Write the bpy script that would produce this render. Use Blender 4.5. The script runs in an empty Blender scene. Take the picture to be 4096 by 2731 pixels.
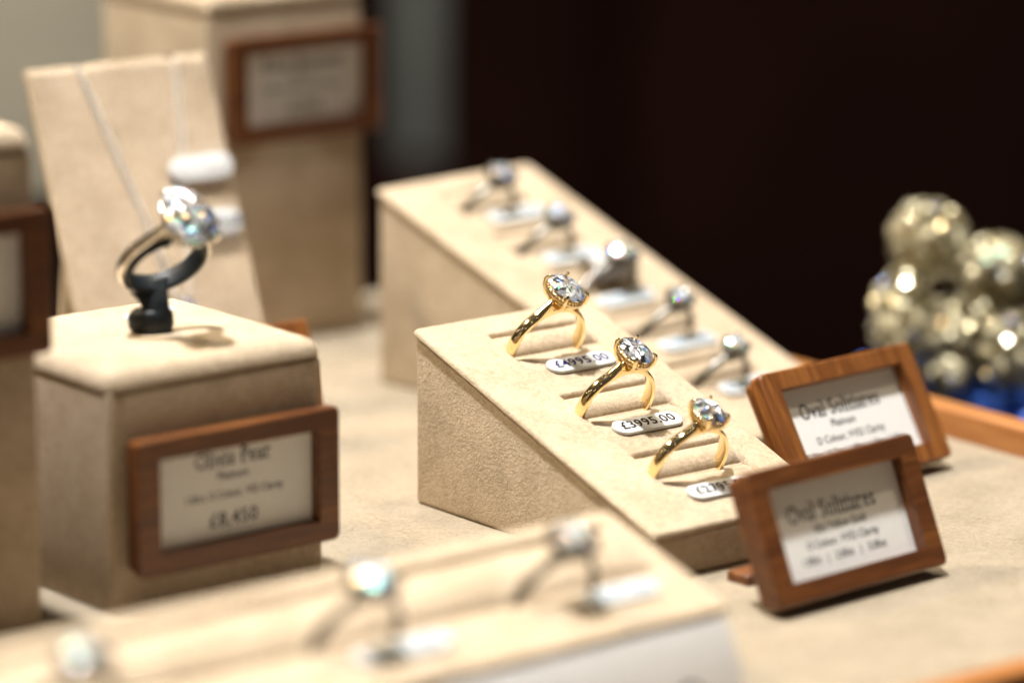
import bpy, bmesh, math, random
from mathutils import Vector, Matrix, noise
random.seed(7)
S = 0.001                                   # all lengths below are millimetres
R = math.radians
scn = bpy.context.scene
COL = scn.collection

# ------------------------------------------------------------------ camera
cam_d = bpy.data.cameras.new('camera')
cam_d.lens = 141.4; cam_d.sensor_width = 36.0
cam_d.clip_start = 0.01; cam_d.clip_end = 50
cam_d.dof.use_dof = True
cam_d.dof.focus_distance = 0.818
cam_d.dof.aperture_fstop = 5.7
cam = bpy.data.objects.new('camera', cam_d); COL.objects.link(cam)
cam.matrix_world = Matrix.Translation((0, 0, 220*S)) @ Matrix.Rotation(math.pi/2-0.22504, 4, 'X') @ Matrix.Rotation(0.00255, 4, 'Z')
scn.camera = cam

# ------------------------------------------------------------------ world, lamps, exposure
w = bpy.data.worlds.new('World'); scn.world = w; w.use_nodes = True
w.cycles.sampling_method = 'MANUAL'; w.cycles.sample_map_resolution = 2048
bg = w.node_tree.nodes['Background']
# the shop around: dim walls, a soft ceiling glow and many small unseen spots added for sparkle
wn = w.node_tree; tcw = wn.nodes.new('ShaderNodeTexCoord'); sep = wn.nodes.new('ShaderNodeSeparateXYZ')
wn.links.new(tcw.outputs['Generated'], sep.inputs[0])
def wmath(op, a, b=None, c=None):
    n = wn.nodes.new('ShaderNodeMath'); n.operation = op
    for i, x in enumerate((a, b, c)):
        if x is None: continue
        if isinstance(x, (int, float)): n.inputs[i].default_value = x
        else: wn.links.new(x, n.inputs[i])
    return n.outputs[0]
up = wmath('MAXIMUM', sep.outputs[2], 0.0)
vo = wn.nodes.new('ShaderNodeTexVoronoi'); vo.inputs['Scale'].default_value = 5.5; wn.links.new(tcw.outputs['Generated'], vo.inputs['Vector'])
spot = wmath('LESS_THAN', vo.outputs['Distance'], 0.075)
spot = wmath('MULTIPLY', spot, wmath('GREATER_THAN', sep.outputs[2], 0.12))
nzw = wn.nodes.new('ShaderNodeTexNoise'); nzw.inputs['Scale'].default_value = 3.2; nzw.inputs['Detail'].default_value = 2; wn.links.new(tcw.outputs['Generated'], nzw.inputs['Vector'])
room = wmath('MULTIPLY', wmath('GREATER_THAN', nzw.outputs[0], 0.53), 0.03)
stren = wmath('ADD', wmath('MULTIPLY', spot, 26.0), wmath('ADD', wmath('MULTIPLY', up, 0.04), wmath('ADD', room, 0.03)))
bg.inputs[0].default_value = (1.0, 0.88, 0.72, 1); wn.links.new(stren, bg.inputs[1])

def lamp(name, off, power, size, col=(1, .95, .87), aim=(0, 800, 30)):
    l = bpy.data.lights.new(name, 'AREA'); l.shape = 'DISK'; l.size = size*S; l.energy = power; l.color = col
    o = bpy.data.objects.new(name, l); COL.objects.link(o)
    p = Vector(aim)+Vector(off); o.location = p*S
    o.rotation_euler = (Vector(aim)-p).to_track_quat('-Z', 'Y').to_euler()
    return o
lamp('spot_and_fill_lamp', (-250, -62, 1500), 52, 84, (1, .985, .955))
lamp('spot_and_fill_lamp', (430, 170, 1500), 8, 100, (1, .84, .62))
lamp('spot_and_fill_lamp', (-50, 800, 1400), 9, 100, (1, .93, .82))
lamp('spot_and_fill_lamp', (-1050, 150, 1200), 20, 100, (1, .80, .53))
lamp('spot_and_fill_lamp', (-160, -10, 1500), .07, 84, aim=(-50, 690, 20)).data.spread = R(14)  # fill lamp added to brighten the foreground wedge and left floor
lamp('spot_and_fill_lamp', (260, -760, 1300), .022, 84, aim=(-72, 868, 66)).data.spread = R(5)  # narrow fill lamp added to brighten the necklace panel

v = scn.view_settings
v.view_transform = 'Standard'; v.look = 'None'; v.exposure = 0; v.gamma = 1; v.use_curve_mapping = False
cy = scn.cycles
cy.use_denoising = True
cy.max_bounces = 24; cy.transmission_bounces = 20; cy.glossy_bounces = 8; cy.diffuse_bounces = 4; cy.transparent_max_bounces = 16
cy.sample_clamp_indirect = 60; cy.sample_clamp_direct = 0
cy.caustics_reflective = True; cy.caustics_refractive = False; cy.blur_glossy = 0.3

# ------------------------------------------------------------------ materials
def new_mat(name):
    m = bpy.data.materials.new(name); m.use_nodes = True
    nt = m.node_tree; nt.nodes.clear()
    out = nt.nodes.new('ShaderNodeOutputMaterial')
    return m, nt, out
def N(nt, t, **kw):
    n = nt.nodes.new(t)
    for k, val in kw.items():
        if k in n.inputs: n.inputs[k].default_value = val
        else: setattr(n, k, val)
    return n
def principled(nt, out, **kw):
    p = nt.nodes.new('ShaderNodeBsdfPrincipled')
    for k, val in kw.items(): p.inputs[k].default_value = val
    nt.links.new(p.outputs[0], out.inputs[0]); return p

def suede(name, c1, c2, bump=1.0, scale=2000):
    m, nt, out = new_mat(name)
    p = principled(nt, out, Roughness=0.95)
    p.inputs['Specular IOR Level'].default_value = 0.15
    p.inputs['Sheen Weight'].default_value = 0.08; p.inputs['Sheen Roughness'].default_value = .5
    p.inputs['Sheen Tint'].default_value = (1, .9, .75, 1)
    tc = N(nt, 'ShaderNodeTexCoord')
    mp = N(nt, 'ShaderNodeMapping'); mp.inputs['Scale'].default_value = (1, 1, 1)
    nt.links.new(tc.outputs['Object'], mp.inputs[0])
    wob = N(nt, 'ShaderNodeTexNoise', Scale=500.0, Detail=2.0)
    nt.links.new(mp.outputs[0], wob.inputs['Vector'])
    fine = N(nt, 'ShaderNodeTexNoise', Scale=float(scale), Detail=3.0, Roughness=.6, Distortion=.8)
    med = N(nt, 'ShaderNodeTexNoise', Scale=scale*.38, Detail=3.0, Roughness=.6, Distortion=.5)
    big = N(nt, 'ShaderNodeTexNoise', Scale=70.0, Detail=5.0, Roughness=.6)
    for t in (fine, med, big): nt.links.new(mp.outputs[0], t.inputs['Vector'])
    a = N(nt, 'ShaderNodeMath', operation='MULTIPLY'); a.inputs[1].default_value = .45
    b = N(nt, 'ShaderNodeMath', operation='MULTIPLY_ADD'); b.inputs[1].default_value = .35
    c = N(nt, 'ShaderNodeMath', operation='MULTIPLY_ADD'); c.inputs[1].default_value = .45
    nt.links.new(fine.outputs[0], a.inputs[0]); nt.links.new(med.outputs[0], b.inputs[0]); nt.links.new(a.outputs[0], b.inputs[2])
    nt.links.new(big.outputs[0], c.inputs[0]); nt.links.new(b.outputs[0], c.inputs[2])
    cr = N(nt, 'ShaderNodeValToRGB')
    cr.color_ramp.elements[0].position = .42; cr.color_ramp.elements[0].color = (*c1, 1)
    cr.color_ramp.elements[1].position = .72; cr.color_ramp.elements[1].color = (*c2, 1)
    nt.links.new(c.outputs[0], cr.inputs[0]); nt.links.new(cr.outputs[0], p.inputs['Base Color'])
    bp = N(nt, 'ShaderNodeBump', Strength=1.0*bump, Distance=.0005)
    nt.links.new(b.outputs[0], bp.inputs['Height']); nt.links.new(bp.outputs[0], p.inputs['Normal'])
    return m

def wood(name, dark, mid, light, axis='X', rough=.38):
    m, nt, out = new_mat(name)
    p = principled(nt, out, Roughness=rough)
    p.inputs['Coat Weight'].default_value = .12; p.inputs['Coat Roughness'].default_value = .3
    tc = N(nt, 'ShaderNodeTexCoord'); mp = N(nt, 'ShaderNodeMapping')
    sc = {'X': (30, 520, 520), 'Y': (520, 30, 520), 'Z': (520, 520, 40)}[axis]
    mp.inputs['Scale'].default_value = sc
    nt.links.new(tc.outputs['Object'], mp.inputs[0])
    n1 = N(nt, 'ShaderNodeTexNoise', Scale=1.0, Detail=5.0, Roughness=.65, Distortion=.5)
    n2 = N(nt, 'ShaderNodeTexNoise', Scale=4.5, Detail=3.0, Roughness=.7)
    nt.links.new(mp.outputs[0], n1.inputs['Vector']); nt.links.new(mp.outputs[0], n2.inputs['Vector'])
    ad = N(nt, 'ShaderNodeMath', operation='MULTIPLY_ADD'); ad.inputs[1].default_value = .45
    nt.links.new(n2.outputs[0], ad.inputs[0]); nt.links.new(n1.outputs[0], ad.inputs[2])
    cr = N(nt, 'ShaderNodeValToRGB'); e = cr.color_ramp.elements
    e[0].position = .40; e[0].color = (*dark, 1); e[1].position = 1.0; e[1].color = (*light, 1)
    k = e.new(.70); k.color = (*mid, 1)
    nt.links.new(ad.outputs[0], cr.inputs[0]); nt.links.new(cr.outputs[0], p.inputs['Base Color'])
    bp = N(nt, 'ShaderNodeBump', Strength=.35, Distance=.00015)
    nt.links.new(ad.outputs[0], bp.inputs['Height']); nt.links.new(bp.outputs[0], p.inputs['Normal'])
    return m

def metal(name, col, rough):
    m, nt, out = new_mat(name)
    p = principled(nt, out, Metallic=1.0, Roughness=rough); p.inputs['Base Color'].default_value = (*col, 1)
    tc = N(nt, 'ShaderNodeTexCoord'); nz = N(nt, 'ShaderNodeTexNoise', Scale=420.0, Detail=2.0)
    nt.links.new(tc.outputs['Object'], nz.inputs['Vector'])
    bp = N(nt, 'ShaderNodeBump', Strength=.01, Distance=.00002)
    nt.links.new(nz.outputs[0], bp.inputs['Height']); nt.links.new(bp.outputs[0], p.inputs['Normal'])
    mr = N(nt, 'ShaderNodeMapRange'); mr.inputs['To Min'].default_value = rough*.7; mr.inputs['To Max'].default_value = rough*1.5
    nt.links.new(nz.outputs[0], mr.inputs['Value']); nt.links.new(mr.outputs[0], p.inputs['Roughness'])
    return m

def plain(name, col, rough=.5, spec=.5, noise_amt=.06, nscale=300, coat=0):
    m, nt, out = new_mat(name)
    p = principled(nt, out, Roughness=rough); p.inputs['Specular IOR Level'].default_value = spec
    p.inputs['Coat Weight'].default_value = coat
    tc = N(nt, 'ShaderNodeTexCoord'); nz = N(nt, 'ShaderNodeTexNoise', Scale=float(nscale), Detail=3.0)
    nt.links.new(tc.outputs['Object'], nz.inputs['Vector'])
    cr = N(nt, 'ShaderNodeValToRGB')
    cr.color_ramp.elements[0].position = .3; cr.color_ramp.elements[1].position = .7
    cr.color_ramp.elements[0].color = (*[x*(1-noise_amt) for x in col], 1)
    cr.color_ramp.elements[1].color = (*[min(1, x*(1+noise_amt)) for x in col], 1)
    nt.links.new(nz.outputs[0], cr.inputs[0]); nt.links.new(cr.outputs[0], p.inputs['Base Color'])
    return m

def facet_cells(nt, ax, ay, rings):
    """random colour per cell of a folded star pattern, painting in the mirrored facets seen through a cut stone"""
    tc = N(nt, 'ShaderNodeTexCoord'); sp = N(nt, 'ShaderNodeSeparateXYZ'); nt.links.new(tc.outputs['Object'], sp.inputs[0])
    def mt(op, a, b=None):
        n = nt.nodes.new('ShaderNodeMath'); n.operation = op
        for i, x in enumerate((a, b)):
            if x is None: continue
            if isinstance(x, (int, float)): n.inputs[i].default_value = x
            else: nt.links.new(x, n.inputs[i])
        return n.outputs[0]
    x = mt('DIVIDE', sp.outputs[0], ax*S); y = mt('DIVIDE', sp.outputs[1], ay*S)
    r = mt('SQRT', mt('ADD', mt('MULTIPLY', x, x), mt('MULTIPLY', y, y)))
    an = mt('MULTIPLY', mt('ARCTAN2', y, x), 8/(2*math.pi)); an = mt('ADD', an, 8.25)
    fr = mt('FRACT', an); u = mt('ABSOLUTE', mt('SUBTRACT', fr, .5)); side = mt('GREATER_THAN', fr, .5)
    ring = mt('FLOOR', mt('ADD', mt('MULTIPLY', r, rings), mt('MULTIPLY', u, 2.2)))
    oi = N(nt, 'ShaderNodeObjectInfo')
    cb = N(nt, 'ShaderNodeCombineXYZ')
    nt.links.new(mt('ADD', mt('FLOOR', an), mt('MULTIPLY', side, .37)), cb.inputs[0]); nt.links.new(ring, cb.inputs[1]); nt.links.new(mt('MULTIPLY', oi.outputs['Random'], 9.0), cb.inputs[2])
    wn_ = N(nt, 'ShaderNodeTexWhiteNoise'); nt.links.new(cb.outputs[0], wn_.inputs['Vector'])
    return wn_
def glitter(nt, tint_lo, tint_hi, scale, spread, rough, fire=.25, metallic=.8, mid=(.62, .64, .67), star=None):
    """many tiny mirror-like cut faces: each cell leans its own way and has a painted tone for the light it returns"""
    tc = N(nt, 'ShaderNodeTexCoord'); vo = N(nt, 'ShaderNodeTexVoronoi', Scale=float(scale)); vo.feature = 'F1'
    oi = N(nt, 'ShaderNodeObjectInfo'); of = N(nt, 'ShaderNodeVectorMath', operation='ADD')
    nt.links.new(tc.outputs['Object'], of.inputs[0]); nt.links.new(oi.outputs['Random'], of.inputs[1]); nt.links.new(of.outputs[0], vo.inputs['Vector'])
    if star: vo = facet_cells(nt, *star)
    geo = N(nt, 'ShaderNodeNewGeometry')
    sub = N(nt, 'ShaderNodeVectorMath', operation='SUBTRACT'); sub.inputs[1].default_value = (.5, .5, .5)
    nt.links.new(vo.outputs['Color'], sub.inputs[0])
    scl = N(nt, 'ShaderNodeVectorMath', operation='SCALE'); scl.inputs['Scale'].default_value = spread; nt.links.new(sub.outputs[0], scl.inputs[0])
    add = N(nt, 'ShaderNodeVectorMath', operation='ADD'); nt.links.new(geo.outputs['Normal'], add.inputs[0]); nt.links.new(scl.outputs[0], add.inputs[1])
    nrm = N(nt, 'ShaderNodeVectorMath', operation='NORMALIZE'); nt.links.new(add.outputs[0], nrm.inputs[0])
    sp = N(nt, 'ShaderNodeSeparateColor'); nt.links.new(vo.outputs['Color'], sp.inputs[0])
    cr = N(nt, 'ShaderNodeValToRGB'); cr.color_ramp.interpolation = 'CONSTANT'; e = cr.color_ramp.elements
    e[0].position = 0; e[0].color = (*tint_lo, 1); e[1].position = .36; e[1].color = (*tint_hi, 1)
    for pos, c in ((.55, mid), (1-fire, (.35, .50, 1.0)), (1-fire*.66, tint_hi), (1-fire*.45, (1.0, .62, .25)), (1-fire*.2, (.45, .95, .80))):  # reflections and coloured fire are painted into the cell colours
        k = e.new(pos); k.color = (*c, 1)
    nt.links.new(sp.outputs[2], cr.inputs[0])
    p = nt.nodes.new('ShaderNodeBsdfPrincipled'); p.inputs['Metallic'].default_value = metallic; p.inputs['Roughness'].default_value = rough
    nt.links.new(cr.outputs[0], p.inputs['Base Color']); nt.links.new(nrm.outputs[0], p.inputs['Normal'])
    return p
def diamond_mat(name, scale=1500, mix=.74, lo=(.3, .3, .3), hi=(1, 1, 1), fire=.42, rough=.25, metallic=.6, star=(3.2, 3.2, 5.6), spread=1.15):
    m, nt, out = new_mat(name)
    prev = None
    for col, ior in (((1, 0, 0, 1), 2.38), ((0, 1, 0, 1), 2.42), ((0, 0, 1, 1), 2.47)):
        g = nt.nodes.new('ShaderNodeBsdfGlass'); g.inputs['Color'].default_value = col
        g.inputs['IOR'].default_value = ior; g.inputs['Roughness'].default_value = 0
        if prev is None: prev = g
        else:
            a = nt.nodes.new('ShaderNodeAddShader'); nt.links.new(prev.outputs[0], a.inputs[0]); nt.links.new(g.outputs[0], a.inputs[1]); prev = a
    mx = nt.nodes.new('ShaderNodeMixShader'); mx.inputs[0].default_value = mix
    p = glitter(nt, lo, hi, scale, spread, rough, fire, metallic, star=star)
    nt.links.new(prev.outputs[0], mx.inputs[1]); nt.links.new(p.outputs[0], mx.inputs[2]); nt.links.new(mx.outputs[0], out.inputs[0])
    return m

M = {}
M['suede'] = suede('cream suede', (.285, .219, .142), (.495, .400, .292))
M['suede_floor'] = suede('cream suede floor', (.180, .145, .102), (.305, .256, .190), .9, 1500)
M['wood'] = wood('walnut', (.034, .0095, .003), (.105, .032, .007), (.23, .085, .018), 'X')
M['woodv'] = wood('walnut upright grain', (.070, .020, .005), (.17, .056, .012), (.38, .15, .035), 'Y')
M['oak'] = wood('orange wood', (.20, .07, .018), (.33, .13, .036), (.42, .19, .06), 'Y')
M['gold'] = metal('yellow gold', (.96, .76, .41), .09)
M['plat'] = metal('platinum', (.17, .16, .14), .33)  # base colour darkened to paint in reflections of the dark room
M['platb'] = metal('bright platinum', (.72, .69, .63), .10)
M['chain'] = metal('silver chain', (.93, .91, .87), .3)
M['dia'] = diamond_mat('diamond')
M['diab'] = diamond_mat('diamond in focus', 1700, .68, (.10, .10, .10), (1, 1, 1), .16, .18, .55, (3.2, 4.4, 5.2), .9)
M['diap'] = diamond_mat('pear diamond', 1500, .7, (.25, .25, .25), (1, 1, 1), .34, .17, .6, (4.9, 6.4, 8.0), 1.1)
M['black'] = plain('black plastic', (.006, .009, .012), .5, .3, .1, 200)
M['tag'] = plain('white plastic tag', (.52, .535, .54), .45, .4, .02, 200, .1)
M['ink'] = plain('navy ink', (.020, .018, .10), .8, .04)
M['inkb'] = plain('black ink', (.03, .02, .02), .8, .04)
M['inkg'] = plain('grey ink', (.012, .016, .03), .8, .04)
M['inkl'] = plain('blue ink', (.10, .20, .30), .8, .04)
M['card'] = plain('white card', (.76, .765, .75), .6, .3, .02)
M['plaque'] = plain('white plaque', (.62, .62, .60), .5, .3, .02)
M['dark'] = plain('dark counter', (.012, .0145, .0125), .9, .03, .2, 8)
M['wall'] = plain('dark maroon wall', (.010, .0038, .003), .9, .02, .3, 4)
M['pale'] = plain('pale green panel', (.115, .125, .117), .8, .05, .25, 5)
M['greige'] = plain('greige board', (.74, .67, .52), .8, .2, .14, 18)
M['blue'] = plain('blue cloth', (.07, .19, .85), .6, .4, .4, 60)

# ------------------------------------------------------------------ mesh helpers
class MB:
    def __init__(s): s.v = []; s.f = []
    def add(s, vs, fs, mat=None):
        o = len(s.v)
        s.v += [(mat @ Vector(p)) if mat else Vector(p) for p in vs]
        s.f += [tuple(i+o for i in f) for f in fs]
        return s
    def box(s, a, b, mat=None):
        (x0, y0, z0), (x1, y1, z1) = a, b
        return s.add([(x0, y0, z0), (x1, y0, z0), (x1, y1, z0), (x0, y1, z0), (x0, y0, z1), (x1, y0, z1), (x1, y1, z1), (x0, y1, z1)],
                     [(0, 3, 2, 1), (4, 5, 6, 7), (0, 1, 5, 4), (1, 2, 6, 5), (2, 3, 7, 6), (3, 0, 4, 7)], mat)
    def tube(s, pts, rad, n=10, flat=1.0, closed=False, up=(0, 1, 0), cap=True):
        pts = [Vector(p) for p in pts]; k = len(pts); vs = []; fs = []
        for i, p in enumerate(pts):
            a = pts[(i-1) % k] if (closed or i > 0) else p
            b = pts[(i+1) % k] if (closed or i < k-1) else p
            t = (b-a).normalized(); u = Vector(up)
            sd = t.cross(u)
            if sd.length < 1e-4: sd = t.cross(Vector((1, 0, 0)))
            sd.normalize(); u2 = sd.cross(t).normalized()
            r = rad[i] if isinstance(rad, (list, tuple)) else rad
            for j in range(n):
                an = 2*math.pi*j/n
                vs.append(p+sd*math.cos(an)*r+u2*math.sin(an)*r*flat)
        m_ = k if closed else k-1
        for i in range(m_):
            for j in range(n):
                fs.append((i*n+j, ((i+1) % k)*n+j, ((i+1) % k)*n+(j+1) % n, i*n+(j+1) % n))
        if not closed and cap:
            fs.append(tuple(range(n-1, -1, -1))[::1]); fs.append(tuple((k-1)*n+j for j in range(n)))
        return s.add(vs, fs)
    def ball(s, c, r, nu=8, nv=5, sq=(1, 1, 1)):
        vs = [(c[0], c[1], c[2]+r*sq[2])]; fs = []
        for i in range(1, nv):
            th = math.pi*i/nv
            for j in range(nu):
                ph = 2*math.pi*j/nu
                vs.append((c[0]+r*sq[0]*math.sin(th)*math.cos(ph), c[1]+r*sq[1]*math.sin(th)*math.sin(ph), c[2]+r*sq[2]*math.cos(th)))
        vs.append((c[0], c[1], c[2]-r*sq[2])); L = len(vs)-1
        for j in range(nu):
            fs.append((0, 1+j, 1+(j+1) % nu)); fs.append((L, L-nu+(j+1) % nu, L-nu+j))
            for i in range(nv-2):
                a = 1+i*nu+j; b = 1+i*nu+(j+1) % nu
                fs.append((a, a+nu, b+nu, b))
        return s.add(vs, fs)
    def build(s, name, mat, parent=None, smooth=False, bevel=0, seg=3, weld=False, auto=None):
        me = bpy.data.meshes.new(name)
        me.from_pydata([p*S for p in s.v], [], s.f)
        bm = bmesh.new(); bm.from_mesh(me)
        if weld: bmesh.ops.remove_doubles(bm, verts=bm.verts, dist=1e-6)
        bmesh.ops.recalc_face_normals(bm, faces=bm.faces)
        if bevel:
            ed = [e for e in bm.edges if len(e.link_faces) == 2 and e.calc_face_angle(0) > R(20)]
            bmesh.ops.bevel(bm, geom=ed, offset=bevel*S, segments=seg, profile=.5, affect='EDGES', clamp_overlap=True)
        bm.to_mesh(me); bm.free()
        if mat: me.materials.append(mat)
        if smooth or bevel:
            me.shade_smooth()
            if bevel and not smooth: me.set_sharp_from_angle(angle=R(40))
            elif auto: me.set_sharp_from_angle(angle=R(auto))
        o = bpy.data.objects.new(name, me); COL.objects.link(o)
        if parent: o.parent = parent
        return o

def tag(o, label, cat=None, group=None, kind=None):
    if label: o['label'] = label
    if cat: o['category'] = cat
    if group: o['group'] = group
    if kind: o['kind'] = kind
    return o
def thing(name, mw, label, cat, group=None):
    o = bpy.data.objects.new(name, None); COL.objects.link(o); o.empty_display_size = .005
    o.matrix_world = mw
    return tag(o, label, cat, group)
def TR(x, y, z, yaw=0): return Matrix.Translation(Vector((x, y, z))*S) @ Matrix.Rotation(yaw, 4, 'Z')
def frame(o, X, Y, Z):                       # object matrix from an origin in mm and three axes
    m = Matrix((Vector(X).normalized(), Vector(Y).normalized(), Vector(Z).normalized())).transposed().to_4x4()
    return Matrix.Translation(Vector(o)*S) @ m

def copy_tree(o, parent=None):
    c = o.copy(); COL.objects.link(c)
    if parent: c.parent = parent
    for ch in list(o.children): copy_tree(ch, c)
    return c

# ---- text --------------------------------------------------------------
def text_mesh(txt, size, ext=.02, bold=0, sx=1.0, spacing=1.0):
    cu = bpy.data.curves.new('lettering', 'FONT'); cu.body = txt; cu.size = size*S; cu.align_x = 'CENTER'; cu.align_y = 'CENTER'
    cu.extrude = ext*S; cu.offset = bold*S; cu.resolution_u = 4; cu.space_character = spacing
    o = bpy.data.objects.new('tmp', cu); COL.objects.link(o)
    dg = bpy.context.evaluated_depsgraph_get(); dg.update()
    me = bpy.data.meshes.new_from_object(o.evaluated_get(dg))
    vs = [(v_.co.x/S*sx, v_.co.y/S, v_.co.z/S) for v_ in me.vertices]; fs = [tuple(p.vertices) for p in me.polygons]
    bpy.data.objects.remove(o); bpy.data.curves.remove(cu); bpy.data.meshes.remove(me)
    return vs, fs
def serif_line(mb, txt, size, cx_, cy_, sx=.8):
    """a high contrast serif line: two offset copies thicken the stems, thin slabs make the serifs"""
    vs, fs = text_mesh(txt, size, .02, 0, sx, 1.1)
    for k, dx in enumerate((-.007, .0, .007)):
        mb.add([(x+dx*size, y, z+k*.004) for x, y, z in vs], fs, Matrix.Translation((cx_, cy_, 0)))
    # serifs under and over straight stems: measured letter by letter
    xs = [a[0] for a in vs]; x0 = min(xs); tot = max(xs)-x0
    wsum = []; acc = 0
    for i in range(len(txt)):
        pv, _ = text_mesh(txt[:i+1].replace(' ', 'n'), size, .02, 0, sx, 1.1)
        wsum.append(max(a[0] for a in pv)-min(a[0] for a in pv))
    sc = tot/wsum[-1]; ymin = min(a[1] for a in text_mesh(txt.replace(',', 'o').replace('S', 'P'), size, .02, 0, sx)[0])
    for i, chh in enumerate(txt):
        r_ = x0+wsum[i]*sc; l_ = x0+(wsum[i-1]*sc if i else 0)
        if chh in 'lirtPE': 
            xm = (l_+r_)/2+(.02*size if chh in 'li' else -.04*size)
            wd = .15*size
            mb.box((cx_+xm-wd, cy_+ymin, -.01), (cx_+xm+wd, cy_+ymin+.045*size, .035))
            if chh in 'lirP': mb.box((cx_+xm-wd, cy_+ymin+(.72 if chh in 'lP' else .50)*size-.05*size, -.01), (cx_+xm, cy_+ymin+(.72 if chh in 'lP' else .50)*size, .035))
def lettering(lines, parent, mat, name='lettering', z=.03):
    mb = MB()
    for txt, size, x, y, serif in lines:
        if serif: serif_line(mb, txt, size, x, y, serif if isinstance(serif, float) else .8)
        else:
            vs, fs = text_mesh(txt, size, .02, .012, .92); mb.add(vs, fs, Matrix.Translation((x, y, 0)))
    o = mb.build(name, mat, parent); o.location.z = z*S
    return o

# ---- height-field pad ---------------------------------------------------
def pad_mesh(W, L, thick, hfun, r=1.5, corner=3.0, du=.5, ds=.35, seed=0):
    """top in local x (0..W), s (0..L) as -y, height z; closed underneath"""
    nu = int(W/du)+1; ns = int(L/ds)+1
    mb = MB()
    def sd(u, s):
        qx = abs(u-W/2)-W/2+corner; qy = abs(s-L/2)-L/2+corner
        return -(math.hypot(max(qx, 0), max(qy, 0))+min(max(qx, qy), 0)-corner)
    def warp(t): return t
    us = [0, .12, .3, .6]+[.6+(W-1.2)*i/nu for i in range(1, nu)]+[W-.6, W-.3, W-.12, W]
    ss = [0, .12, .3, .6]+[.6+(L-1.2)*i/ns for i in range(1, ns)]+[L-.6, L-.3, L-.12, L]
    nU = len(us); nS = len(ss)
    vs = []; fs = []
    for s in ss:
        for u in us:
            uu, s2 = u, s
            d = sd(u, s)
            if d < 0:                                  # pull the corners in onto the rounded outline
                cxx = W-corner if u > W/2 else corner; cyy = L-corner if s > L/2 else corner
                vx, vy = u-cxx, s-cyy; ln = math.hypot(vx, vy)
                uu, s2 = cxx+vx/ln*corner, cyy+vy/ln*corner; d = 0
            h = hfun(uu, s2)
            if d < r: h -= r-math.sqrt(max(0, r*r-(r-d)**2))
            nz = noise.noise(Vector((uu*.22+seed, s2*.22, seed*1.7)))*.10+noise.noise(Vector((uu*.7+seed, s2*.7, 3)))*.05
            edge = min(1, d/1.0)
            wob = noise.noise(Vector((uu*.5, s2*.5, seed+9)))*.06*(1-edge)
            vs.append((uu+wob, -s2+wob, h+nz*edge+nz*.4*(1-edge)))
    for i in range(nS-1):
        for j in range(nU-1):
            a = i*nU+j; fs.append((a, a+1, a+1+nU, a+nU))
    # skirt
    ring = [j for j in range(nU)]+[i*nU+nU-1 for i in range(1, nS)]+[(nS-1)*nU+j for j in range(nU-2, -1, -1)]+[i*nU for i in range(nS-2, 0, -1)]
    base = len(vs)
    rr = .55
    for lvl, (z_, ins) in enumerate(((-thick+rr, 0), (-thick+rr*.3, .18), (-thick, .6))):
        for a in ring:
            x, y, _ = vs[a]
            cxv = W/2-x; cyv = -L/2-y
            ex = max(-1, min(1, cxv/(W*.1))); ey = max(-1, min(1, cyv/(L*.1)))
            dx = ins*(1 if x < 1 else -1 if x > W-1 else 0); dy = ins*(-1 if y > -1 else 1 if y < -L+1 else 0)
            vs.append((x+dx, y+dy, z_))
    n = len(ring)
    for k in range(n):
        k2 = (k+1) % n
        fs.append((ring[k], ring[k2], base+k2, base+k))
        for lv in range(2): fs.append((base+lv*n+k, base+lv*n+k2, base+(lv+1)*n+k2, base+(lv+1)*n+k))
    fs.append(tuple(base+2*n+k for k in range(n)))
    mb.add(vs, fs)
    return mb

def slot_h(u, s, u0, u1, s0, sc, tail, dp=1.0):
    """two padded rolls in an opening; the ring stands in the crease at sc"""
    if not (u0 < u < u1 and s0-.8 < s < sc+tail): return 0
    e = min(u-u0, u1-u)
    k = 1 if e > 1.3 else max(0, e/1.3)**.5
    if s < s0: h = -1.9*(1-((s0-s)/.8))**2
    elif s < sc:
        t = (s-s0)/(sc-s0); h = -2.4+3.0*math.sqrt(max(0, 4*t*(1-t)))**.9
    else:
        t = (s-sc)/tail; h = -2.4*(1-min(1, t*1.9))**2.2-.35*math.sin(math.pi*min(1, t))
    end = -1.6*max(0, 1-e/1.1)**2
    return dp*(h*k+end*(1 if s > s0 else 0)*(1 if s < sc+tail*.8 else 0))

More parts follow.
